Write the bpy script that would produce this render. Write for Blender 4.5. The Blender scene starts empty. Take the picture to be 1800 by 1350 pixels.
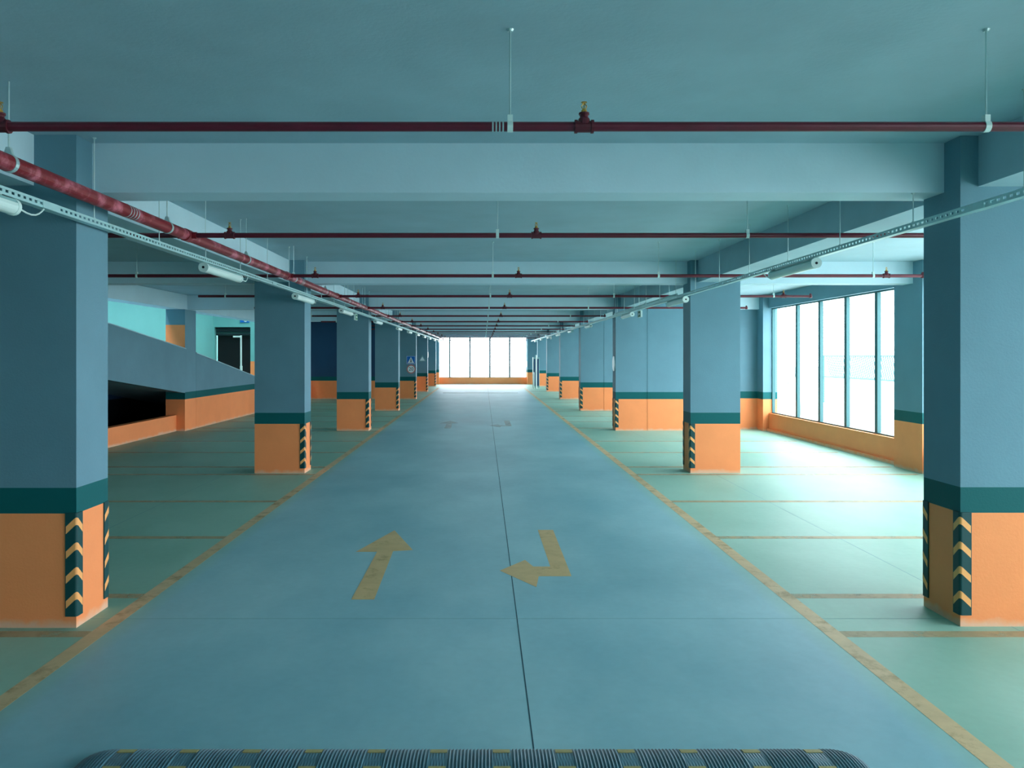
import bpy, math, random
from mathutils import Vector
random.seed(7)
C = bpy.context.scene
col = C.collection
PI = math.pi

# ------------------------------------------------------------------ camera
EYE = 2.12
cam_d = bpy.data.cameras.new('camera')
cam_d.lens = 28.0; cam_d.sensor_width = 36.0
cam_d.shift_x = 50 / 1800; cam_d.shift_y = -50 / 1800
cam_d.clip_end = 400; cam_d.clip_start = 0.05
cam = bpy.data.objects.new('camera', cam_d); col.objects.link(cam)
cam.location = (0, 0, EYE); cam.rotation_euler = (PI / 2, 0, 0)
C.camera = cam

# ------------------------------------------------------------------ sky, exposure
SKY = 11.2
w = bpy.data.worlds.new('overcast_sky'); C.world = w; w.use_nodes = True
bg = w.node_tree.nodes['Background']
bg.inputs[0].default_value = (0.91, 0.98, 1.05, 1); bg.inputs[1].default_value = SKY
vs = C.view_settings
C.display_settings.display_device = 'sRGB'
vs.view_transform = 'Standard'; vs.look = 'None'; vs.gamma = 1; vs.use_curve_mapping = False
vs.exposure = 0.0
C.cycles.max_bounces = 10; C.cycles.diffuse_bounces = 6; C.cycles.glossy_bounces = 3
C.cycles.use_denoising = True
C.cycles.sample_clamp_indirect = 6.0

def portal(loc, rot, sx, sy):                       # guides the sky's light through a real opening
    l = bpy.data.lights.new('sky_portal', 'AREA'); l.shape = 'RECTANGLE'; l.size = sx; l.size_y = sy
    l.cycles.is_portal = True
    o = bpy.data.objects.new('sky_portal', l); col.objects.link(o); o.location = loc; o.rotation_euler = rot
    return o

# ------------------------------------------------------------------ materials
def srgb(r, g, b):
    f = lambda c: (c / 255 / 12.92) if c <= 10 else ((c / 255 + .055) / 1.055) ** 2.4
    return (f(r), f(g), f(b), 1)

def mat(name, rgb, rough=.7, metal=0.0, spec=.3, var=.0, vscale=1.5, rgb2=None, bump=0.0, bscale=60, emit=0):
    m = bpy.data.materials.new(name); m.use_nodes = True
    nt = m.node_tree; b = nt.nodes['Principled BSDF']
    b.inputs['Roughness'].default_value = rough; b.inputs['Metallic'].default_value = metal
    b.inputs['Specular IOR Level'].default_value = spec
    base = srgb(*rgb)
    b.inputs['Base Color'].default_value = base
    tc = nt.nodes.new('ShaderNodeTexCoord')
    geo = nt.nodes.new('ShaderNodeNewGeometry')
    if var > 0 or rgb2:
        n = nt.nodes.new('ShaderNodeTexNoise'); n.inputs['Scale'].default_value = vscale
        n.inputs['Detail'].default_value = 8; n.inputs['Roughness'].default_value = .62
        nt.links.new(geo.outputs['Position'], n.inputs['Vector'])
        r = nt.nodes.new('ShaderNodeValToRGB'); nt.links.new(n.outputs['Fac'], r.inputs[0])
        r.color_ramp.elements[0].position = .3; r.color_ramp.elements[1].position = .7
        c2 = srgb(*rgb2) if rgb2 else base
        r.color_ramp.elements[0].color = tuple(x * (1 - var) for x in base[:3]) + (1,)
        r.color_ramp.elements[1].color = tuple(min(1, x * (1 + var * .6)) for x in c2[:3]) + (1,)
        nt.links.new(r.outputs[0], b.inputs['Base Color'])
    if bump > 0:
        n2 = nt.nodes.new('ShaderNodeTexNoise'); n2.inputs['Scale'].default_value = bscale; n2.inputs['Detail'].default_value = 4
        nt.links.new(geo.outputs['Position'], n2.inputs['Vector'])
        bp = nt.nodes.new('ShaderNodeBump'); bp.inputs['Strength'].default_value = bump; bp.inputs['Distance'].default_value = .004
        nt.links.new(n2.outputs['Fac'], bp.inputs['Height']); nt.links.new(bp.outputs[0], b.inputs['Normal'])
    return m

M = {}
M['concrete'] = mat('painted_concrete', (162, 193, 204), .8, spec=.2, var=.10, vscale=.9, bump=.35, bscale=35)
M['beam'] = mat('brightened_concrete', (194, 222, 232), .75, spec=.2, var=.06, vscale=1.1, bump=.3, bscale=35)  # lighter than the slab: part of the light on the beams is in the colour
M['blue'] = mat('slate_blue_paint', (101, 143, 158), .6, spec=.25, var=.08, vscale=1.2, bump=.4, bscale=55)
M['band'] = mat('dark_green_paint', (4, 92, 94), .6, spec=.18, var=.05, bump=.3)
M['orange'] = mat('orange_paint', (252, 154, 96), .6, spec=.2, var=.05, vscale=2, bump=.3, bscale=50)
M['teal'] = mat('pale_teal_paint', (112, 180, 178), .7, spec=.2, var=.05, vscale=.8)
M['red'] = mat('red_pipe_paint', (98, 20, 42), .35, spec=.5, var=.25, vscale=6)
M['redm'] = mat('dusty_red_pipe_paint', (136, 16, 30), .4, spec=.4, var=.15, vscale=4.5, rgb2=(186, 96, 112))
for e_, p_ in zip([n for n in M['redm'].node_tree.nodes if n.type == 'VALTORGB'][0].color_ramp.elements, (.5, .62)): e_.position = p_
M['darkred'] = mat('cast_fitting_paint', (92, 30, 42), .4, spec=.4, var=.2, vscale=20)
M['zinc'] = mat('galvanised_steel', (190, 214, 214), .4, metal=.55, var=.08, vscale=12)
M['strut'] = mat('galvanised_channel', (176, 214, 216), .42, metal=.35, var=.06, vscale=10)
M['brass'] = mat('brass', (190, 150, 70), .35, metal=.9)
M['white'] = mat('white_plastic', (214, 236, 232), .35, spec=.5)
M['grey'] = mat('grey_plastic', (130, 175, 175), .5)
M['dark'] = mat('dark_recess', (14, 30, 40), .7)
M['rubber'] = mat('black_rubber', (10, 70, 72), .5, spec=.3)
M['yellow'] = mat('yellow_reflective', (250, 176, 104), .5, spec=.4)
M['bump'] = mat('weathered_rubber', (76, 118, 132), .45, spec=.6, var=.25, vscale=9)
M['padtan'] = mat('dusty_yellow_pad', (168, 158, 104), .6, var=.15, vscale=25)
M['navy'] = mat('navy_paint_and_shade', (34, 70, 104), .7, var=.05)  # cabinet door colour; on the left walls it stands in for shade
M['black'] = mat('black_steel_and_shade', (8, 18, 22), .6)  # real black steel; on the wall under the ramp it stands in for darkness
M['signblue'] = mat('sign_blue', (20, 110, 200), .4)
M['signwhite'] = mat('sign_white', (240, 250, 250), .4)
M['signred'] = mat('sign_red', (196, 120, 120), .4)
M['green'] = mat('sign_green', (0, 120, 80), .4)
M['mull'] = mat('window_steel', (62, 108, 112), .5, metal=.1)
M['ground'] = mat('outdoor_paving', (205, 215, 210), .9)
M['fog'] = mat('faint_joint', (112, 160, 160), .6)
def dust():                                        # pale concrete dust caught on the foot of the orange paint
    nt = M['orange'].node_tree; N = nt.nodes; L = nt.links; b = N['Principled BSDF']
    src = b.inputs['Base Color'].links[0].from_socket
    geo = N.new('ShaderNodeNewGeometry'); sp = N.new('ShaderNodeSeparateXYZ'); L.new(geo.outputs['Position'], sp.inputs[0])
    n = N.new('ShaderNodeTexNoise'); n.inputs['Scale'].default_value = 7; n.inputs['Detail'].default_value = 6; L.new(geo.outputs['Position'], n.inputs['Vector'])
    m1 = N.new('ShaderNodeMath'); m1.operation = 'MULTIPLY_ADD'; m1.inputs[1].default_value = -.14; L.new(n.outputs['Fac'], m1.inputs[0]); L.new(sp.outputs['Z'], m1.inputs[2])
    r = N.new('ShaderNodeMapRange'); r.inputs['From Min'].default_value = -.06; r.inputs['From Max'].default_value = .0; r.inputs['To Min'].default_value = .55; r.inputs['To Max'].default_value = 0; L.new(m1.outputs[0], r.inputs['Value'])
    mx = N.new('ShaderNodeMixRGB'); mx.inputs[2].default_value = srgb(222, 206, 184); L.new(r.outputs[0], mx.inputs[0]); L.new(src, mx.inputs[1]); L.new(mx.outputs[0], b.inputs['Base Color'])
dust()
M['door'] = mat('door_frame_paint', (46, 92, 90), .6)
M['ink'] = mat('sign_ink', (20, 40, 60), .5)

# floor: lane grey-blue, bays a greener coat; both slightly polished
def floor_mat():
    m = bpy.data.materials.new('sealed_concrete_floor'); m.use_nodes = True
    nt = m.node_tree; N = nt.nodes; L = nt.links; b = N['Principled BSDF']
    geo = N.new('ShaderNodeNewGeometry'); sep = N.new('ShaderNodeSeparateXYZ'); L.new(geo.outputs['Position'], sep.inputs[0])
    n = N.new('ShaderNodeTexNoise'); n.inputs['Scale'].default_value = .55; n.inputs['Detail'].default_value = 9; n.inputs['Roughness'].default_value = .6
    mp = N.new('ShaderNodeMapping'); mp.inputs['Scale'].default_value = (1, .6, 1); L.new(geo.outputs['Position'], mp.inputs[0]); L.new(mp.outputs[0], n.inputs['Vector'])
    lane = N.new('ShaderNodeValToRGB'); L.new(n.outputs['Fac'], lane.inputs[0])
    lane.color_ramp.elements[0].position = .32; lane.color_ramp.elements[1].position = .68
    lane.color_ramp.elements[0].color = srgb(124, 176, 187); lane.color_ramp.elements[1].color = srgb(160, 204, 210)
    bay = N.new('ShaderNodeValToRGB'); L.new(n.outputs['Fac'], bay.inputs[0])
    bay.color_ramp.elements[0].position = .32; bay.color_ramp.elements[1].position = .68
    bay.color_ramp.elements[0].color = srgb(130, 180, 160); bay.color_ramp.elements[1].color = srgb(158, 200, 182)
    s = N.new('ShaderNodeMath'); s.operation = 'ADD'; s.inputs[1].default_value = .145; L.new(sep.outputs['X'], s.inputs[0])
    a = N.new('ShaderNodeMath'); a.operation = 'ABSOLUTE'; L.new(s.outputs[0], a.inputs[0])
    g = N.new('ShaderNodeMapRange'); g.inputs['From Min'].default_value = 2.55; g.inputs['From Max'].default_value = 2.85; L.new(a.outputs[0], g.inputs['Value'])
    mx = N.new('ShaderNodeMixRGB'); L.new(g.outputs[0], mx.inputs[0]); L.new(lane.outputs[0], mx.inputs[1]); L.new(bay.outputs[0], mx.inputs[2])
    n3 = N.new('ShaderNodeTexNoise'); n3.inputs['Scale'].default_value = 14; n3.inputs['Detail'].default_value = 6
    L.new(geo.outputs['Position'], n3.inputs['Vector'])
    hs = N.new('ShaderNodeMapRange'); hs.inputs['To Min'].default_value = .93; hs.inputs['To Max'].default_value = 1.05; L.new(n3.outputs['Fac'], hs.inputs['Value'])
    mul = N.new('ShaderNodeMixRGB'); mul.blend_type = 'MULTIPLY'; mul.inputs[0].default_value = 1; L.new(mx.outputs[0], mul.inputs[1]); L.new(hs.outputs[0], mul.inputs[2])
    L.new(mul.outputs[0], b.inputs['Base Color'])
    b.inputs['Roughness'].default_value = .42; b.inputs['Specular IOR Level'].default_value = .27
    rr = N.new('ShaderNodeMapRange'); rr.inputs['To Min'].default_value = .42; rr.inputs['To Max'].default_value = .62; L.new(n.outputs['Fac'], rr.inputs['Value']); L.new(rr.outputs[0], b.inputs['Roughness'])
    return m
M['floor'] = floor_mat()

def worn(name, rgb, keep, alpha=.9):                 # worn road paint: holes show the concrete
    m = mat(name, rgb, .52, spec=.22, var=.12, vscale=5)
    nt = m.node_tree; N = nt.nodes; L = nt.links; b = N['Principled BSDF']
    geo = N.new('ShaderNodeNewGeometry'); n = N.new('ShaderNodeTexNoise'); n.inputs['Scale'].default_value = 3.5; n.inputs['Detail'].default_value = 10; n.inputs['Roughness'].default_value = .7
    L.new(geo.outputs['Position'], n.inputs['Vector'])
    r = N.new('ShaderNodeMapRange'); r.inputs['From Min'].default_value = keep; r.inputs['From Max'].default_value = keep + .22
    r.inputs['To Min'].default_value = alpha * .35; r.inputs['To Max'].default_value = alpha
    L.new(n.outputs['Fac'], r.inputs['Value']); L.new(r.outputs[0], b.inputs['Alpha'])
    return m
M['line'] = worn('worn_yellow_line', (222, 196, 152), .28, .85)
M['bayline'] = worn('faded_yellow_line', (206, 186, 146), .30, .55)
M['arrow'] = worn('worn_yellow_arrow', (216, 186, 134), .22, .92)
M['faint'] = worn('almost_gone_paint', (206, 190, 176), .42, .35)
M['joint'] = mat('sawn_joint', (38, 78, 90), .8)

# ------------------------------------------------------------------ mesh helpers
class MB:
    def __init__(s): s.v = []; s.f = []; s.m = []; s.sm = []
    def quad(s, pts, mi=0, smooth=False):
        k = len(s.v); s.v += [tuple(p) for p in pts]; s.f.append(tuple(range(k, k + len(pts)))); s.m.append(mi); s.sm.append(smooth)
    def box(s, x0, x1, y0, y1, z0, z1, mi=0):
        k = len(s.v)
        s.v += [(x0, y0, z0), (x1, y0, z0), (x1, y1, z0), (x0, y1, z0), (x0, y0, z1), (x1, y0, z1), (x1, y1, z1), (x0, y1, z1)]
        for f in ((0, 3, 2, 1), (4, 5, 6, 7), (0, 1, 5, 4), (1, 2, 6, 5), (2, 3, 7, 6), (3, 0, 4, 7)):
            s.f.append(tuple(k + i for i in f)); s.m.append(mi); s.sm.append(False)
        return s
    def banded(s, x0, x1, y0, y1, zs, mis):           # stacked paint bands on one solid, caps at the ends only
        for i in range(len(mis)):
            a, b = zs[i], zs[i + 1]; mi = mis[i]
            s.quad([(x0, y0, a), (x1, y0, a), (x1, y0, b), (x0, y0, b)], mi)
            s.quad([(x1, y0, a), (x1, y1, a), (x1, y1, b), (x1, y0, b)], mi)
            s.quad([(x1, y1, a), (x0, y1, a), (x0, y1, b), (x1, y1, b)], mi)
            s.quad([(x0, y1, a), (x0, y0, a), (x0, y0, b), (x0, y1, b)], mi)
        s.quad([(x0, y0, zs[-1]), (x1, y0, zs[-1]), (x1, y1, zs[-1]), (x0, y1, zs[-1])], mis[-1])
        s.quad([(x0, y1, zs[0]), (x1, y1, zs[0]), (x1, y0, zs[0]), (x0, y0, zs[0])], mis[0])
        return s
    def prism(s, poly, axis, a, b, mi=0):             # closed polygon extruded along an axis
        def P(u, v, t): return {'x': (t, u, v), 'y': (u, t, v), 'z': (u, v, t)}[axis]
        n = len(poly)
        s.quad([P(u, v, a) for u, v in poly][::-1], mi); s.quad([P(u, v, b) for u, v in poly], mi)
        for i in range(n):
            (u0, v0), (u1, v1) = poly[i], poly[(i + 1) % n]
            s.quad([P(u0, v0, a), P(u1, v1, a), P(u1, v1, b), P(u0, v0, b)], mi)
        return s
    def tube(s, p, q, r, n=12, mi=0, caps=True, r2=None):
        p = Vector(p); q = Vector(q); d = (q - p).normalized(); r2 = r if r2 is None else r2
        u = d.orthogonal().normalized(); v = d.cross(u)
        A = []; B = []
        for i in range(n):
            t = 2 * PI * i / n; e = u * math.cos(t) + v * math.sin(t)
            A.append(p + e * r); B.append(q + e * r2)
        for i in range(n):
            j = (i + 1) % n
            s.quad([A[i], A[j], B[j], B[i]], mi, n > 6)
        if caps: s.quad(A[::-1], mi); s.quad(B, mi)
        return s
    def path(s, pts, r, n=8, mi=0):
        for a, b in zip(pts[:-1], pts[1:]): s.tube(a, b, r, n, mi)
        return s
    def lathe(s, c, prof, axis=(0, 0, 1), n=16, mi=0):  # prof: (radius, height along axis)
        c = Vector(c); d = Vector(axis).normalized(); u = d.orthogonal().normalized(); v = d.cross(u)
        rings = [[c + d * h + (u * math.cos(2 * PI * i / n) + v * math.sin(2 * PI * i / n)) * r for i in range(n)] for r, h in prof]
        for a, b in zip(rings[:-1], rings[1:]):
            for i in range(n):
                j = (i + 1) % n; s.quad([a[i], a[j], b[j], b[i]], mi, True)
        s.quad(rings[0][::-1], mi); s.quad(rings[-1], mi)
        return s
    def build(s, name, mats, parent=None, kind=None, origin=None, weld=False):
        me = bpy.data.meshes.new(name)
        o3 = Vector(origin) if origin else Vector((0, 0, 0))
        me.from_pydata([tuple(Vector(v) - o3) for v in s.v], [], s.f)
        for k in (mats if isinstance(mats, (list, tuple)) else [mats]): me.materials.append(M[k])
        me.polygons.foreach_set('material_index', s.m); me.polygons.foreach_set('use_smooth', s.sm)
        me.update()
        if weld:
            import bmesh
            bm = bmesh.new(); bm.from_mesh(me); bmesh.ops.remove_doubles(bm, verts=bm.verts, dist=1e-5)
            bmesh.ops.recalc_face_normals(bm, faces=bm.faces); bm.to_mesh(me); bm.free()
        o = bpy.data.objects.new(name, me); col.objects.link(o); o.location = o3
        if parent is not None:
            o.parent = parent
            q = parent; off = Vector((0, 0, 0))
            while q is not None: off += q.location; q = q.parent
            o.location = o3 - off
        if kind: o['kind'] = kind
        return o

def bevel(o, wd=.01, seg=2):
    m = o.modifiers.new('bevel', 'BEVEL'); m.width = wd; m.segments = seg; m.limit_method = 'ANGLE'; return o
def thing(name, label, cat, loc=(0, 0, 0), group=None):
    o = bpy.data.objects.new(name, None); col.objects.link(o); o.location = loc; o.empty_display_size = .2
    o['label'] = label; o['category'] = cat
    if group: o['group'] = group
    return o
def tag(o, label, cat, group=None):
    o['label'] = label; o['category'] = cat
    if group: o['group'] = group
    return o
def dup(root, dy, label, dx=0):
    r = root.copy(); col.objects.link(r); r.location = root.location + Vector((dx, dy, 0)); r['label'] = label
    for ch in list(root.children):
        c = ch.copy(); col.objects.link(c); c.parent = r
        for g in list(ch.children):
            d = g.copy(); col.objects.link(d); d.parent = c
    return r
ORD = ['nearest', 'second', 'third', 'fourth', 'fifth', 'sixth', 'seventh', 'eighth', 'ninth', 'tenth', 'eleventh', 'twelfth', 'thirteenth', 'fourteenth', 'fifteenth']

# ------------------------------------------------------------------ main dimensions
ZC = 3.84          # slab underside
ZB = 3.44          # beam underside
BAY = 8.13
ROWS = [6.2 + BAY * k for k in range(7)]           # front faces of the column rows
COLW, COLD = .9, .52
LX = [-3.17, -3.22, -3.24, -3.27, -3.29, -3.30, -3.30]   # lane-side faces, left
RX = 3.73                                           # lane-side faces, right
Y0, Y1 = -9.93, 58.7
XW = 8.03                                           # right wall inner face
ZS = [0, .89, 1.09]                                 # paint bands

# ------------------------------------------------------------------ floor and its markings
floor = MB().box(-13.4, 8.3, Y0 - .3, Y1 + .3, -.2, 0).build('floor', 'floor', kind='structure')
def mark(name, pts, m, z=.002):
    z = .0004 + z * .3
    return MB().prism([(x, y) for x, y in pts], 'z', .0004, z).build(name, m, floor)
def rect(x0, x1, y0, y1): return [(x0, y0), (x1, y0), (x1, y1), (x0, y1)]
mark('lane_line', rect(-3.01, -2.88, Y0 + .1, 52), 'line')
mark('lane_line', rect(2.60, 2.73, Y0 + .1, 52), 'line')
for k in range(-1, 6):
    b = BAY * k
    for y in (6.06, 7.02, 9.28, 11.57):
        mark('bay_line', rect(2.73, 7.75, y + b - .065, y + b + .065), 'bayline', .0015) if y + b < (60 if k < 2 else 22.2) or True and y + b > 23 and y + b < 55 else None
        if y + b < 38: mark('bay_line', rect(-8.2, -3.01, y + b - .065, y + b + .065), 'bayline', .0015)
ARL = [(-1.15, 6.92), (-.95, 6.92), (-.98, 8.63), (-.77, 8.68), (-1.08, 9.66), (-1.38, 8.60), (-1.15, 8.60)]
ARR = [(.66, 9.68), (.845, 9.68), (.845, 7.65), (.53, 7.65), (.484, 7.29), (.16, 7.85), (.43, 8.26), (.50, 8.0), (.67, 8.0)]
mark('direction_arrow', ARL, 'arrow', .0025)['label'] = 'yellow straight arrow pointing away'
mark('direction_arrow', ARR, 'arrow', .0025)['label'] = 'yellow hooked arrow turning to the left'
mark('direction_arrow', [(x, y + 2 * BAY) for x, y in ARL], 'faint', .0025)['label'] = 'nearly worn away arrow further down the lane'
mark('direction_arrow', [(x, y + 2 * BAY) for x, y in ARR], 'faint', .0025)
for x in (.27, 4.13, -4.6): mark('floor_joint', rect(x - .004, x + .004, Y0, Y1), 'joint' if x == .27 else 'fog', .0008)
for y in (6.42, 14.55, 22.7, 30.8): mark('floor_joint', rect(-8.2, 7.8, y - .003, y + .003), 'fog', .0008)

# ------------------------------------------------------------------ ceiling with its beams
cb = MB()
cb.box(-8.95, 8.3, Y0 - .3, Y1 + .3, ZC, ZC + .25)
cb.box(-13.4, -8.95, Y0 - .3, 12.5, ZC + .3, ZC + .55)
ceiling = cb.build('ceiling', 'concrete', kind='structure')
for k in range(-1, 7):
    y = 6.45 + BAY * k
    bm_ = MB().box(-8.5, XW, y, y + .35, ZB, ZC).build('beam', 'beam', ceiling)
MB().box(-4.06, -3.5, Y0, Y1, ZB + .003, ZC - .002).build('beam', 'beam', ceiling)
MB().box(3.87, 4.52, Y0, Y1, ZB + .003, ZC - .002).build('beam', 'concrete', ceiling)  # darker concrete than the other beams: its shaded side is put into the colour
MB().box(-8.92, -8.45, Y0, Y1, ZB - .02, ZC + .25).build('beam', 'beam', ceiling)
MB().box(XW - .02, XW + .25, Y0, Y1, ZB + .01, ZC - .003).build('beam', 'blue', ceiling)

# ------------------------------------------------------------------ walls
Z3 = [0, .89, 1.09, ZC]
Q3 = [2, 1, 0]
PM = ['blue', 'band', 'orange']
# right outer wall: low orange wall, piers between the big openings
rw = MB(); rw.box(XW, XW + .22, Y0, Y1, 0, .5, 2)
wr = rw.build('wall_right', PM, kind='structure')
for k in range(-2, 7):
    y = 6.2 + BAY * k
    if y < Y0: y = Y0
    MB().banded(7.86, 8.27, y - .06, y + .92, [0, .89, 1.09, ZC - .004], Q3).build('pier', PM, wr)
MB().box(XW - .07, XW + .02, Y0, Y1, 0, .07, 2).build('kerb', PM, wr)
# cross walls of the right side, behind the third column row and further ones
for k in range(2, 7):
    y = ROWS[k]
    MB().banded(RX + COLW, 6.4 if k == 2 else 7.9, y + .022, y + .3, [0, .89, 1.09, ZC - .004], Q3).build('wall_cross_right', PM, kind='structure')
MB().banded(6.38, 7.95, ROWS[2] + .42, ROWS[2] + .7, [0, .89, 1.09, ZC - .004], Q3).build('wall_recess_right', PM, kind='structure')
# back wall behind the camera, unseen, coloured pale to bounce light forward
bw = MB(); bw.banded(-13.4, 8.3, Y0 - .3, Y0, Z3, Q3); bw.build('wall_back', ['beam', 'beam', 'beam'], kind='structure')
# far end wall below and beside the end window
ew = MB(); ew.box(-4.2, 8.3, Y1, Y1 + .25, 0, .5, 2); ew.banded(3.15, 8.3, Y1, Y1 + .25, [.5, .89, 1.09, ZC], Q3); ew.banded(-4.2, -3.32, Y1, Y1 + .25, [.5, .89, 1.09, ZC], Q3)
ew.box(-3.32, 3.15, Y1, Y1 + .25, 3.5, ZC, 0)
ew.build('wall_far', PM, kind='structure')
for x0, x1 in ((-4.2, -3.25), (3.2, 4.1)):
    MB().banded(x0, x1, Y1 - .5, Y1, [0, .89, 1.09, ZC - .004], Q3).build('pilaster', PM, bpy.data.objects['wall_far'])
# left: cross wall and long wall beyond
MB().banded(-8.6, -4.2, 38.9, 39.15, Z3, Q3).build('wall_cross_left', ['navy', 'band', 'orange'], kind='structure')  # navy instead of blue: the shadow on this wall is in its colour
MB().banded(-4.45, -4.19, 39.15, Y1, Z3, Q3).build('wall_left_far', PM, kind='structure')
# ramp hall
RAMPX0, RAMPX1 = -13.1, -8.5
lw = MB(); lw.box(-13.4, -13.1, Y0, 39.5, 0, 6.5, 0)
wl = lw.build('wall_left', 'teal', kind='structure')
re = MB()
re.box(-13.4, -13.05, 38.6, 38.9, 0, 6.5, 0); re.box(-13.05, -11.3, 38.6, 38.9, 3.5, 6.5, 0)
re.banded(-11.3, -8.6, 38.6, 38.9, [0, 1.84, 6.5], [1, 0])
re.build('wall_ramp_end', ['teal', 'orange'], kind='structure')
MB().box(-13.4, -8.5, 12.2, 12.5, ZC + .3, 6.5).build('wall_ramp_head', 'teal', kind='structure')
MB().box(-8.95, -8.5, 12.2, 39.1, ZC + .25, 6.5).build('wall_ramp_side', 'teal', kind='structure')
MB().box(-13.4, -10.1, 12.5, 39.1, 6.5, 6.7).build('ceiling_ramp', 'concrete', kind='structure')
# ramp slab
def rz(y): return max(0.0, 1.30 + (.115 if y < 22.4 else .134) * (22.4 - y))
rp = MB(); rp.prism([(12.33, rz(12.3)), (22.33, 1.30), (22.33, 1.12), (12.33, rz(12.3) - .18)], 'x', -13.09, -8.59)
rp.prism([(22.33, 1.30), (32.1, .001), (30.5, .001), (22.33, 1.12)], 'x', -13.09, -8.93 + .34)
ramp = thing('vehicle_ramp', 'sloping concrete car ramp with blue side parapet climbing behind the left bays', 'ramp', (-10.8, 22, 0))
rp.build('ramp_slab', 'concrete', ramp)
pp = MB(); pp.prism([(12.3, rz(12.3) + 1.0), (22.34, 2.31), (22.34, 1.07), (12.3, 1.07 + .11 * 10.1)], 'x', -8.56, -8.37, 0)
pp.build('parapet', ['blue'], ramp)
p2 = MB()
def ptop(y): return 2.30 - .14 * (y - 22.4)
ye = 31.0
for mi, lo, hi in ((2, 0, .89), (1, .89, 1.09)):
    p2.box(-8.58, -8.38, 23.21, 38.58, lo, hi, mi)
p2.prism([(23.21, 1.09), (38.58, 1.09), (38.58, 1.0901), (ye, 1.0951), (23.21, ptop(23.21))], 'x', -8.58, -8.38, 0)
p2.build('parapet', PM, ramp)['label'] = 'blue parapet over dark green band and orange dado'
cp = MB(); cp.prism([(12.3, rz(12.3) + 1.0), (22.4, 2.30), (22.4, 2.325), (12.3, rz(12.3) + 1.025)], 'x', -8.57, -8.36)
cp.prism([(23.21, ptop(23.2)), (ye, 1.096), (ye, 1.12), (23.21, ptop(23.2) + .025)], 'x', -8.60, -8.36)
cp.build('lit_coping', 'concrete', ramp)  # pale strip puts the ramp light on the parapet edge into the colour
# corner column of the ramp, painted again above the ramp floor
qc = MB(); qc.banded(-8.92, -8.38, 22.35, 23.2, [0, .89, 1.09, 1.4, 2.98, ZB - .02], [2, 1, 0, 2, 0])
qc.box(-8.379, -8.376, 22.351, 23.19, 1.1, 3.3, 0)
tag(qc.build('ramp_column', PM), 'square blue and orange column where the ramp parapet turns', 'column')
for y in (6.2, 14.33):
    tag(MB().banded(-8.92, -8.44, y, y + .6, [0, .89, 1.09, ZB - .02], Q3).build('ramp_column', PM), 'blue column hidden behind the %s left lane column' % ('first' if y < 10 else 'second'), 'column')
tag(MB().box(-8.82, -8.62, 12.5, 22.35, 0, .45, 0).build('low_wall', ['orange']), 'low orange wall closing off the dark space under the ramp', 'wall')
MB().banded(-11.2, -11.0, 12.3, 29.5, [0, .82, 1.2], [0, 1]).build('wall_under_ramp', ['black', 'navy'], kind='structure')  # black and navy hold the unlit darkness under the ramp
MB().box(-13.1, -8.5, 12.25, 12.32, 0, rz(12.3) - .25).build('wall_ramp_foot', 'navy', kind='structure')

# door in the ramp hall
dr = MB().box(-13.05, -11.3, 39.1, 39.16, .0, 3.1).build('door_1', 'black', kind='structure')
f = MB(); f.box(-13.05, -11.3, 38.86, 39.1, 3.1, 3.5, 0); f.build('door_lintel', 'door', dr)
for z in (3.12, 3.3, 3.42): MB().box(-13.0, -11.32, 38.70, 38.85, z, z + .04).build('door_rail', 'dark', dr)
f = MB(); f.box(-11.80, -11.74, 38.62, 38.70, .8, 3.1); f.box(-12.15, -11.8, 38.62, 38.68, 3.0, 3.08); f.box(-11.80, -11.70, 38.58, 38.66, 1.4, 1.62)
f.build('door_post', 'white', dr)
f = thing('direction_sign', 'small blue sign with white round symbol above the dark ramp door', 'sign', (-11.55, 38.55, 3.82))
MB().box(-11.78, -11.34, 38.54, 38.598, 3.72, 3.92).build('board', 'signblue', f)
MB().tube((-11.52, 38.541, 3.82), (-11.52, 38.53, 3.82), .075, 20).build('disc', 'signwhite', f)
MB().box(-11.53, -11.51, 38.524, 38.529, 3.78, 3.86).build('symbol', 'signblue', f)

# ------------------------------------------------------------------ windows (steel mullions with wire screens)
def window_right(n, ya, yb):
    fr = MB()
    fr.box(XW + .08, XW + .16, ya, yb, .5, .53); fr.box(XW + .08, XW + .16, ya, yb, ZB - .02, ZB + .01)
    fr.box(XW + .08, XW + .16, ya, ya + .04, .53, ZB - .02); fr.box(XW + .08, XW + .16, yb - .04, yb, .53, ZB - .02)
    wd = fr.build('window_%d' % n, 'mull', kind='structure')
    k = 0
    for y in [16.5 + 1.4 * i for i in range(-20, 40)]:
        if ya + .3 < y < yb - .3:
            MB().box(XW + .10, XW + .18, y - .06, y + .06, .53, ZB - .02).build('mullion', 'mull', wd)
    s = MB()
    z = .56
    while z < ZB - .04:
        s.box(XW + .20, XW + .203, ya, yb, z, z + .003); z += .06
    s.build('wire_screen', 'zinc', wd)
    portal((XW + .3, (ya + yb) / 2, (ZB + .5) / 2), (0, -PI / 2 * -1, 0) if False else (0, PI / 2, 0), ZB - .5, yb - ya)
n = 1
for k in range(-2, 6):
    y = 6.2 + BAY * k
    window_right(n, max(Y0 + .3, y + .92), y + BAY - .06); n += 1
window_right(n, ROWS[6] + .92, Y1)
fr = MB(); fr.box(-3.32, 3.15, Y1 + .08, Y1 + .16, .5, .53); fr.box(-3.32, 3.15, Y1 + .08, Y1 + .16, 3.46, 3.5)
wd = fr.build('window_%d' % (n + 1), 'mull', kind='structure')
for px in (790.5, 826, 861, 896): 
    x = (px - 850) * Y1 / 1400; MB().box(x - .055, x + .055, Y1 + .09, Y1 + .17, .53, 3.46).build('mullion', 'mull', wd)
s = MB(); s.box(-3.32, 3.15, Y1 + .1, Y1 + .14, 3.22, 3.29); s.build('transom', 'mull', wd)
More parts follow.
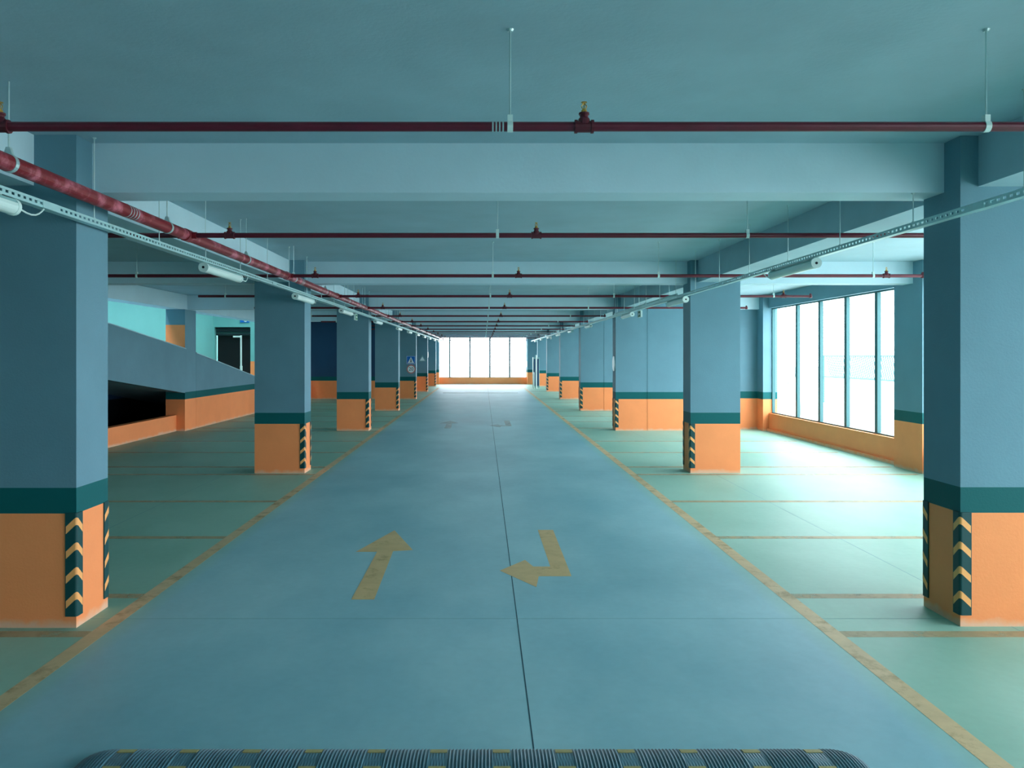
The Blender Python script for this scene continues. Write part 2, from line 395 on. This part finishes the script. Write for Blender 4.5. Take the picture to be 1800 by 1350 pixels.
portal((-.08, Y1 + .3, 2.0), (-PI / 2, 0, 0), 6.5, 3.0)
portal((-9.52, 25.7, 6.6), (0, 0, 0), 1.2, 26)

# outdoors
MB().box(8.35, 120, -60, 160, -.3, -.1).build('ground', 'ground', kind='structure')
MB().box(-40, 8.35, Y1 + .4, 160, -.3, -.1).build('ground', 'ground', kind='structure')
for i, (ya, yb) in enumerate(((24.3, 23.05), (24.15, 22.75))):
    b = MB().tube((9.0 + .15 * i, yb, -.1), (9.0 + .15 * i, ya, 3.9), .03, 8)
    tag(b.build('brace_pole', 'zinc'), ('leaning steel brace pole outside, further from the right opening', 'leaning steel brace pole outside, nearer to the right opening')[1 - i], 'pole')
fn = thing('fence', 'pale slanted bar fence seen outside through the right opening', 'fence', (16, 32, -.1))
MB().box(15.97, 16.03, 27, 37.5, 1.10, 1.17).box(15.97, 16.03, 27, 37.5, 2.07, 2.13).build('rail', 'mull', fn)
f = MB()
for i in range(58):
    y = 27 + i * .17
    f.tube((16, y, 1.14), (16, y + .5, 2.1), .026, 5)
f.build('slanted_bars', 'mull', fn)
for y in (27.0, 37.5): MB().box(15.95, 16.05, y - .04, y + .04, -.1, 2.15).build('post', 'mull', fn)

# ------------------------------------------------------------------ columns with corner guards
def guard(parent, cx, cy, u, v):
    U = Vector((u[0], u[1], 0)); V = Vector((v[0], v[1], 0)); c = Vector((cx, cy, 0)); r = .010; t = .010; Lg = .082
    O = c + U * r + V * r; R = r + t
    prof = [(c + U * Lg - V * .001, -Lg - .004), (c + U * Lg - V * t, -Lg), (c + U * r - V * t, -r)]
    for i in range(1, 5):
        a = PI / 2 * i / 5; prof.append((O + (-V * math.cos(a) - U * math.sin(a)) * R, -r + 2 * r * i / 5))
    prof += [(c + V * r - U * t, r), (c + V * Lg - U * t, Lg), (c + V * Lg - U * .001, Lg + .004)]
    g = MB(); z0, z1 = .09, .895
    for (p, s0), (q, s1) in zip(prof[:-1], prof[1:]):
        g.quad([p + Vector((0, 0, z0)), q + Vector((0, 0, z0)), q + Vector((0, 0, z1)), p + Vector((0, 0, z1))], 0, False)
    g.quad([p + Vector((0, 0, z1)) for p, _ in prof] + [c + Vector((0, 0, z1))], 0); g.quad([p + Vector((0, 0, z0)) for p, _ in prof] + [c + Vector((0, 0, z0))], 0)
    inner = [x for x in prof[1:-1]]
    pts = []
    for p, s in inner:
        d = (p - O); 
        pts.append((p, s))
    for k in range(4):
        pk = .862 - .193 * k
        for (p, s0), (q, s1) in zip(pts[:-1], pts[1:]):
            def out(P, s):
                if s <= -r: return -V * .0012
                if s >= r: return -U * .0012
                return (P - O).normalized() * .0012
            a, b = abs(s0), abs(s1)
            P = p + out(p, s0); Qq = q + out(q, s1)
            if abs(s0) > Lg - .001: P = P + (Qq - P).normalized() * .006; a = Lg - .006
            if abs(s1) > Lg - .001: Qq = Qq + (P - Qq).normalized() * .006; b = Lg - .006
            zt0, zt1 = pk - a * .95, pk - b * .95
            g.quad([P + Vector((0, 0, zt0 - .058)), Qq + Vector((0, 0, zt1 - .058)), Qq + Vector((0, 0, zt1)), P + Vector((0, 0, zt0))], 1)
    return g.build('corner_guard', ['rubber', 'yellow'], parent)

def column(x0, y0, side, label, grp):
    c = thing('concrete_column', label, 'column', (x0 + COLW / 2, y0 + COLD / 2, 0), grp)
    m = MB(); m.banded(x0, x0 + COLW, y0, y0 + COLD, [0, .89, 1.09, ZC - .001], Q3)
    m.build('shaft', PM, c)
    if side > 0:      # lane is on the +x side
        guard(c, x0 + COLW, y0, (-1, 0), (0, 1)); guard(c, x0 + COLW, y0 + COLD, (-1, 0), (0, -1))
    else:
        guard(c, x0, y0, (1, 0), (0, 1)); guard(c, x0, y0 + COLD, (1, 0), (0, -1))
    # wall plug and screw above the guard
    return c
POS = ['nearest the camera', 'second from the camera', 'third from the camera', 'fourth from the camera', 'fifth from the camera, carrying two traffic signs', 'sixth from the camera, carrying a triangular sign', 'seventh and last before the far window']
POSR = ['nearest the camera', 'second from the camera', 'third from the camera, with round sign on its lane side', 'fourth from the camera', 'fifth from the camera', 'sixth from the camera', 'seventh and last, behind the white posts']
for k, y in enumerate(ROWS):
    column(LX[k] - COLW, y, 1, 'blue and orange column in the left row, ' + POS[k], 'blue and orange columns along the lane')
    column(RX, y + .03, -1, 'blue and orange column in the right row, ' + POSR[k], 'blue and orange columns along the lane')
column(LX[0] - COLW, 6.2 - BAY, 1, 'blue and orange column beside the camera on the left, out of frame', 'blue and orange columns along the lane')
column(RX, 6.2 - BAY, -1, 'blue and orange column beside the camera on the right, out of frame', 'blue and orange columns along the lane')

# ------------------------------------------------------------------ signs on columns
def text_mesh(s, size):
    cu = bpy.data.curves.new('t', 'FONT'); cu.body = s; cu.size = size; cu.extrude = .002; cu.align_x = 'CENTER'; cu.align_y = 'CENTER'; cu.resolution_u = 3
    o = bpy.data.objects.new('t', cu); me = bpy.data.meshes.new_from_object(o); bpy.data.objects.remove(o); return me
yf = ROWS[4] - .001
sg = thing('crossing_sign', 'square blue pedestrian crossing sign with white triangle on the fifth left column', 'sign', (-3.53, yf, 1.90))
MB().box(-3.745, -3.315, yf - .02, yf, 1.70, 2.10).build('board', 'signblue', sg)
b = MB()
for a in (( -3.735, -3.725, 1.71, 2.09), (-3.335, -3.325, 1.71, 2.09), (-3.735, -3.325, 2.08, 2.09), (-3.735, -3.325, 1.71, 1.72)): b.box(a[0], a[1], yf - .023, yf - .0205, a[2], a[3])
b.build('border', 'signwhite', sg)
MB().prism([(-3.69, 1.75), (-3.37, 1.75), (-3.53, 2.05)], 'y', yf - .024, yf - .0205).build('triangle', 'signwhite', sg)
b = MB(); b.tube((-3.53, yf - .025, 1.945), (-3.53, yf - .028, 1.945), .022, 12); b.prism([(-3.545, 1.92), (-3.515, 1.92), (-3.505, 1.85), (-3.48, 1.77), (-3.50, 1.77), (-3.53, 1.83), (-3.56, 1.77), (-3.58, 1.77), (-3.55, 1.85)], 'y', yf - .028, yf - .025)
b.build('walking_figure', 'ink', sg)
sg = thing('speed_limit_sign', 'round white 20 speed limit sign below the blue crossing sign', 'sign', (-3.52, yf, 1.46))
MB().tube((-3.52, yf, 1.46), (-3.52, yf - .02, 1.46), .215, 32).build('ring', 'signred', sg)
MB().tube((-3.52, yf - .0205, 1.46), (-3.52, yf - .023, 1.46), .165, 32).build('disc', 'signwhite', sg)
me = text_mesh('20', .24); me.materials.append(M['ink']); o = bpy.data.objects.new('digits', me); col.objects.link(o); o.parent = sg; o.location = (0, -.0255, 0); o.rotation_euler = (PI / 2, 0, 0)
yf = ROWS[5] - .001
sg = thing('warning_sign', 'small triangular warning sign on the sixth left column', 'sign', (-3.60, yf, 1.92))
MB().prism([(-3.82, 1.78), (-3.38, 1.78), (-3.60, 2.14)], 'y', yf - .02, yf).build('board', 'grey', sg)
MB().prism([(-3.74, 1.825), (-3.46, 1.825), (-3.60, 2.06)], 'y', yf - .023, yf - .0205).build('panel', 'signwhite', sg)
def side_disc(x, y, z, r, label, d=-1):
    s_ = thing('round_sign', label, 'sign', (x, y, z))
    MB().tube((x, y, z), (x + d * .02, y, z), r, 32).build('ring', 'signwhite', s_)
    MB().tube((x + d * .0205, y, z), (x + d * .023, y, z), r * .8, 32).build('disc', 'signwhite', s_)
side_disc(RX - .001, ROWS[2] + .28, 1.89, .215, 'round white sign seen edge-on on the third right column')
side_disc(3.199, Y1 - .26, 1.47, .24, 'round white sign seen edge-on beside the far window')
s_ = thing('wall_plate', 'small pale plate on the lane side of the sixth left column', 'sign', (-3.299, ROWS[5] + .26, 2.2))
MB().box(-3.30, -3.28, ROWS[5] + .12, ROWS[5] + .42, 2.0, 2.34).build('board', 'signwhite', s_)

# far right posts in front of the last bay
for i, (px, yt) in enumerate(((938, 654), (942.5, 624))):
    Y = 51.2; x = (px - 850) * Y / 1400; z = EYE - (yt - 625) * Y / 1400
    b = MB(); b.lathe((x, Y, 0), [(.07, 0), (.07, .015), (.05, .02), (.05, z - .03), (.035, z)], n=16)
    tag(b.build('steel_post', 'white'), ('short white post standing far down the lane on the right', 'tall white post standing far down the lane on the right')[i], 'post')
b = thing('hose_cabinet', 'narrow grey-green cabinet by the far right column, behind the white posts', 'cabinet', (3.5, 53.2, 0))
bevel(MB().box(3.3, 3.72, 53.0, 53.6, 0, 2.0).build('body', 'grey', b)); MB().box(3.34, 3.68, 52.98, 52.999, .1, 1.9).build('door', 'navy', b)

# floor drain and speed bump
dn = thing('floor_drain', 'long narrow dark drain grating across the far lane', 'drain', (-.15, 45, 0))
g = MB().box(-2.3, 1.95, 44.92, 44.95, .0005, .012).box(-2.3, 1.95, 45.12, 45.15, .0005, .012); g.build('frame', 'zinc', dn)
g = MB()
for i in range(84): g.box(-2.29 + i * .05, -2.265 + i * .05, 44.95, 45.12, .001, .008)
g.build('grate_bars', 'black', dn)

sb = thing('speed_bump', 'ribbed black rubber speed bump with dusty yellow pads at the bottom edge', 'speed bump', (-.07, 4.08, 0))
YC, HW, HH = 4.08, .175, .052
XA, XB = -2.10, 1.98
PADC = [.093 + .328 * k for k in range(-6, 6)]
def inpad(x): return any(abs(x - p) < .049 for p in PADC)
def endf(x):
    e = min(x - XA, XB - x); 
    return 1 if e > .16 else math.sqrt(max(.0, 1 - ((.16 - e) / .16) ** 2))
xs = []
x = XA; pitch = .0185
while x <= XB + 1e-6: xs.append(x); x += pitch / 6
NP = 18
rings = []
for x in xs:
    ph = ((x - XA) / pitch) % 1.0
    rib = 0 if inpad(x) else (.0045 * max(0, math.cos(2 * PI * ph)) ** .6 if math.cos(2 * PI * ph) > 0 else -.0015)
    e = endf(x); ring = []
    for i in range(NP + 1):
        a = PI * i / NP
        bumpd = .0012 * math.sin(x * 420) * math.sin(a * 40) if inpad(x) else 0
        r0 = HW + rib + bumpd; h0 = HH - .005 + rib + bumpd
        ring.append(Vector((x, YC + r0 * math.cos(a) * (.25 + .75 * e), h0 * math.sin(a) ** .8 * e if 0 < i < NP else 0)))
    rings.append(ring)
g = MB()
for a, b in zip(rings[:-1], rings[1:]):
    for i in range(NP): g.quad([a[i], b[i], b[i + 1], a[i + 1]], 0, True)
g.quad(rings[0], 0); g.quad(rings[-1], 0)
g.build('rubber_body', 'bump', sb, weld=True)
def bsurf(x, a, off):
    return Vector((x, YC + (HW + off) * math.cos(a), (HH - .005 + off) * math.sin(a) ** .8))
for p in PADC:
    for a0, a1 in ((.72, 1.06), (1.92, 2.5)):
        g = MB(); na = 5
        for i in range(na):
            A, B = a0 + (a1 - a0) * i / na, a0 + (a1 - a0) * (i + 1) / na
            g.quad([bsurf(p - .044, A, .004), bsurf(p + .044, A, .004), bsurf(p + .044, B, .004), bsurf(p - .044, B, .004)], 0, True)
        for A in (a0, a1): g.quad([bsurf(p - .044, A, -.002), bsurf(p + .044, A, -.002), bsurf(p + .044, A, .004), bsurf(p - .044, A, .004)], 0)
        for X in (-.044, .044):
            for i in range(na):
                A, B = a0 + (a1 - a0) * i / na, a0 + (a1 - a0) * (i + 1) / na
                g.quad([bsurf(p + X, A, -.002), bsurf(p + X, B, -.002), bsurf(p + X, B, .004), bsurf(p + X, A, .004)], 0)
        g.build('yellow_pad', 'padtan', sb)

# ------------------------------------------------------------------ sprinkler pipes
ZP = 3.327; XM = -2.98
def under_beam(y):
    for k in range(-1, 7):
        if 6.45 + BAY * k - .01 <= y <= 6.8 + BAY * k + .01: return True
    return False
def ztop(x, y):
    if under_beam(y) or -4.06 <= x <= -3.5 or 3.87 <= x <= 4.52: return ZB
    return ZC
BY = [4.2, 8.0, 12.06, 16.2, 20.15, 24.3, 28.4, 32.4, 36.5, 40.6, 44.6, 48.7, 52.8, 56.9]
def branch_pipe(y, k):
    xr = 6.65 if k < 5 else 3.7; xl = -5.8 if y < 38 else -4.1
    t = thing('sprinkler_pipe', '%s thin red sprinkler pipe crossing under the ceiling%s' % (ORD[k].capitalize() if k else 'Nearest', ', counted from the camera' if k else ', right above the camera'), 'pipe', (0, y, ZP), 'sprinkler pipes crossing the ceiling')
    near = k < 5
    MB().tube((xl, y, ZP), (xr, y, ZP), .0255, 14 if near else 8).build('pipe', 'red', t)
    hx = [.14, 2.65, -5.25] + ([5.9] if k < 5 else [])
    for x in hx:
        if x < xl: continue
        zt = ztop(x, y)
        h = MB(); h.tube((x - .015, y, ZP), (x + .015, y, ZP), .0295, 16)
        h.box(x - .014, x + .014, y - .016, y + .016, ZP + .02, ZP + .06)
        hh = h.build('pipe_clamp', 'white', t)
        r = MB(); r.tube((x, y, ZP + .055), (x, y, zt), .0045, 6); r.lathe((x, y, zt - .012), [(.014, 0), (.02, .012)], n=10)
        o = r.build('hanger_rod', 'zinc', hh)
    sx = [-2.55, .53] + ([6.1] if k < 5 else [])
    for x in sx:
        h = MB(); h.tube((x - .042, y, ZP), (x + .042, y, ZP), .031, 14)
        h.tube((x - .05, y, ZP), (x - .036, y, ZP), .036, 14); h.tube((x + .036, y, ZP), (x + .05, y, ZP), .036, 14)
        h.lathe((x, y, ZP + .01), [(.034, 0), (.030, .03), (.022, .038), (.022, .05), (.028, .052), (.028, .062)], n=14)
        tf = h.build('tee_fitting', 'darkred', t)
        s_ = MB(); z = ZP + .072
        s_.lathe((x, y, z), [(.015, 0), (.015, .014), (.009, .016), (.009, .022)], n=10)
        s_.path([(x - .008, y, z + .02), (x - .014, y, z + .036), (x, y, z + .054)], .0025, 5); s_.path([(x + .008, y, z + .02), (x + .014, y, z + .036), (x, y, z + .054)], .0025, 5)
        s_.tube((x, y, z + .02), (x, y, z + .05), .003, 6); s_.tube((x, y, z + .054), (x, y, z + .057), .016, 12)
        s_.build('sprinkler_head', 'brass', tf)
    e = MB(); e.lathe((xr, y, ZP - .034), [(.026, 0), (.034, .01), (.034, .05), (.026, .06), (.016, .09)], n=12)
    e.build('end_elbow', 'darkred', t)
    if k == 0:      # threaded coupling beside the clamp
        c = MB()
        for i in range(4): c.tube((.045 + .018 * i, y, ZP), (.053 + .018 * i, y, ZP), .0275, 14)
        c.build('bare_thread', 'zinc', t)
    return t
for k, y in enumerate(BY): branch_pipe(y, k)
mp = thing('main_pipe', 'thick dusty red fire main running down the left side under the ceiling', 'pipe', (XM, 20, ZP))
MB().tube((XM, Y0 + .02, ZP), (XM, Y1 - .02, ZP), .055, 24).build('pipe', 'redm', mp)
y = 2.5
while y < 57:
    yy = y
    if under_beam(yy): yy += .5
    h = MB(); h.tube((XM, yy - .018, ZP), (XM, yy + .018, ZP), .059, 20)
    h.prism([(XM - .028, ZP + .05), (XM + .028, ZP + .05), (XM + .012, ZP + .10), (XM - .012, ZP + .10)], 'y', yy - .014, yy + .014)
    hh = h.build('pipe_clamp', 'zinc', mp)
    MB().tube((XM, yy, ZP + .09), (XM, yy, ZC), .0055, 6).build('hanger_rod', 'zinc', hh)
    y += 2.5
for y in (6.62, 12.9, 18.9, 24.9, 30.9):
    h = MB()
    for i in range(4): h.tube((XM, y + i * .05, ZP), (XM, y + .012 + i * .05, ZP), .0565, 20)
    h.build('coupling_thread', 'zinc', mp)
for y in BY:
    MB().tube((XM, y - .07, ZP), (XM, y + .07, ZP), .062, 18).tube((XM - .09, y, ZP), (XM + .1, y, ZP), .034, 14).build('outlet_tee', 'redm', mp)

# ------------------------------------------------------------------ slotted channels and battens
def tray(x, label, ya=Y0 + .05, yb=Y1 - .1, zt=3.195, slot_to=24, rod0=5.03, rods=True, pitch=1.26, lane=1, back=False):
    t = thing('cable_channel', label, 'cable tray', (x, ya, zt))
    g = MB(); hw = .03; h = .052
    g.box(x - hw - (0), x + hw, ya, yb, zt - h, zt - h + .004)
    for sx in (-1, 1):
        xa = x + sx * hw - .002; xb = x + sx * hw + .002
        if sx != lane:
            if back: g.box(xa, xb, ya, yb, zt - h + .004, zt)
            continue
        y_s = max(ya, 2.0)
        if slot_to > y_s:
            g.box(xa, xb, ya, slot_to, zt - .017, zt); g.box(xa, xb, ya, slot_to, zt - h + .004, zt - .035)
            if y_s > ya: g.box(xa, xb, ya, y_s, zt - .036, zt - .018)
            y = y_s
            while y < slot_to: g.box(xa, xb, y, y + .034, zt - .036, zt - .018); y += .066
            g.box(xa, xb, slot_to, yb, zt - h + .004, zt)
        else: g.box(xa, xb, ya, yb, zt - h + .004, zt)
        g.box(min(x + sx * hw, x + sx * (hw - .012)), max(x + sx * hw, x + sx * (hw - .012)), ya, yb, zt - .002, zt + .001)
    g.build('slotted_channel', 'strut', t)
    if rods:
        k = -2
        while rod0 + pitch * k < yb - .3:
            y = rod0 + pitch * k; k += 1
            zt2 = ztop(x, y)
            if min(abs(y - b) for b in BY) < .04: y += .08
            r = MB(); r.tube((x, y, zt - h - .001), (x, y, zt2), .0045, 6)
            r.tube((x, y, zt), (x, y, zt + .014), .011, 6); r.lathe((x, y, zt2 - .01), [(.012, 0), (.018, .01)], n=8)
            r.build('hanger_rod', 'zinc', t)
    # channel joints
    for y in (5.5, 11.5, 17.5, 23.5):
        if y < yb and y > ya: MB().box(x - hw - .005, x - hw - .002, y, y + .2, zt - h, zt).box(x + hw + .002, x + hw + .005, y, y + .2, zt - h, zt).build('splice_plate', 'strut', t)
    return t
XTL, XTR = -3.075, 3.49
tray(XTL, 'galvanised slotted channel hung under the red main along the left columns')
tray(XTR, 'galvanised slotted channel hung along the right columns', rod0=5.14, pitch=1.33, lane=-1, back=False)
tray(3.63 - .02, 'short pale upper channel above the right channel, beyond the second column', 14.95, 22.2, 3.29, 0, rods=False)
for y in (15.5, 18.5, 21.5):
    r = MB().tube((3.61, y, 3.24), (3.61, y, ZC), .0045, 6); r.build('hanger_rod', 'zinc', bpy.data.objects['cable_channel.002'])

def lamp(x, y, label, grp):
    z = 3.13; Lh = 1.25
    t = thing('batten_light', label, 'ceiling light', (x, y, z), grp)
    b = MB(); b.box(x - .036, x + .036, y, y + Lh, z - .045, z + .006); bevel(b.build('housing', 'grey', t), .008)
    d = MB()
    n_ = 12; pr = [(x + .052 * math.cos(PI + PI * i / n_), z - .04 + .052 * math.sin(PI + PI * i / n_)) for i in range(n_ + 1)]
    pr = [(x - .046, z - .018)] + pr + [(x + .046, z - .018)]
    d.prism(pr, 'y', y + .02, y + Lh - .02); d.build('diffuser', 'white', t)
    for ya, yb in ((y - .012, y + .02), (y + Lh - .02, y + Lh + .012)):
        e = MB().prism([(x + .056 * math.cos(2 * PI * i / 20), z - .04 + .056 * math.sin(2 * PI * i / 20)) for i in range(20)], 'y', ya, yb)
        ec = e.build('end_cap', 'white', t)
        if ya < y: MB().tube((x, y - .016, z - .04), (x, y - .0125, z - .04), .014, 12).build('cable_gland', 'dark', ec)
    c = [(x + .01, y + Lh + .012, z - .03)] + [(x + .01 + .02 * math.sin(a * PI), y + Lh + .012 + .34 * a, z - .03 + .04 * a - .05 * math.sin(a * PI)) for a in (.15, .3, .45, .6, .75, .9, 1)]
    MB().path(c, .006, 6).build('cable', 'white', t)
    for yy in (y + .2, y + Lh - .2):
        MB().box(x - .04, x + .04, yy, yy + .02, z + .004, z + .012).build('mounting_clip', 'zinc', t)
    return t
LYS = [3.95, 8.75, 13.0, 17.2, 22.6, 28.4, 32.5, 36.6, 40.8, 45.0, 49.2, 53.4]
RYS = [8.36, 13.75, 18.7, 25.9, 31.4, 36.8, 42.2, 47.6, 53.0]
def run(x, ys, side):
    first = None
    for i, y in enumerate(ys):
        lab = 'white tube light under the %s channel, %s' % (side, 'nearest the camera' if i == 0 else ('the last before the far window' if i == len(ys) - 1 else ORD[i] + ' from the camera'))
        if first is None: first = lamp(x, y, lab, 'tube lights under the cable channels')
        else: dup(first, y - ys[0], lab)
run(XTL, LYS, 'left'); run(XTR, RYS, 'right')

# exit signs hung from the channels
def exit_sign(x, y, label):
    t = thing('exit_sign', label, 'sign', (x, y, 3.0))
    d = -1 if x > 0 else 1
    bevel(MB().box(x - .02, x + .02, y, y + .32, 2.97, 3.12).build('housing', 'white', t), .005)
    MB().box(min(x + d * .0205, x + d * .023), max(x + d * .0205, x + d * .023), y + .012, y + .308, 2.982, 3.108).build('panel', 'green', t)
    MB().prism([(y + .06, 3.035), (y + .06, 3.055), (y + .17, 3.055), (y + .17, 3.08), (y + .25, 3.045), (y + .17, 3.01), (y + .17, 3.035)], 'x', min(x + d * .0235, x + d * .025), max(x + d * .0235, x + d * .025)).build('arrow', 'signwhite', t)
    MB().box(x - .01, x + .01, y + .15, y + .17, 3.12, 3.15).build('bracket', 'zinc', t)
exit_sign(XTR, 17.6, 'green and white exit sign below the right channel between second and third columns')
exit_sign(XTL, 19.0, 'green and white exit sign below the left channel')
exit_sign(XTR, 41.0, 'tiny exit sign far down below the right channel')
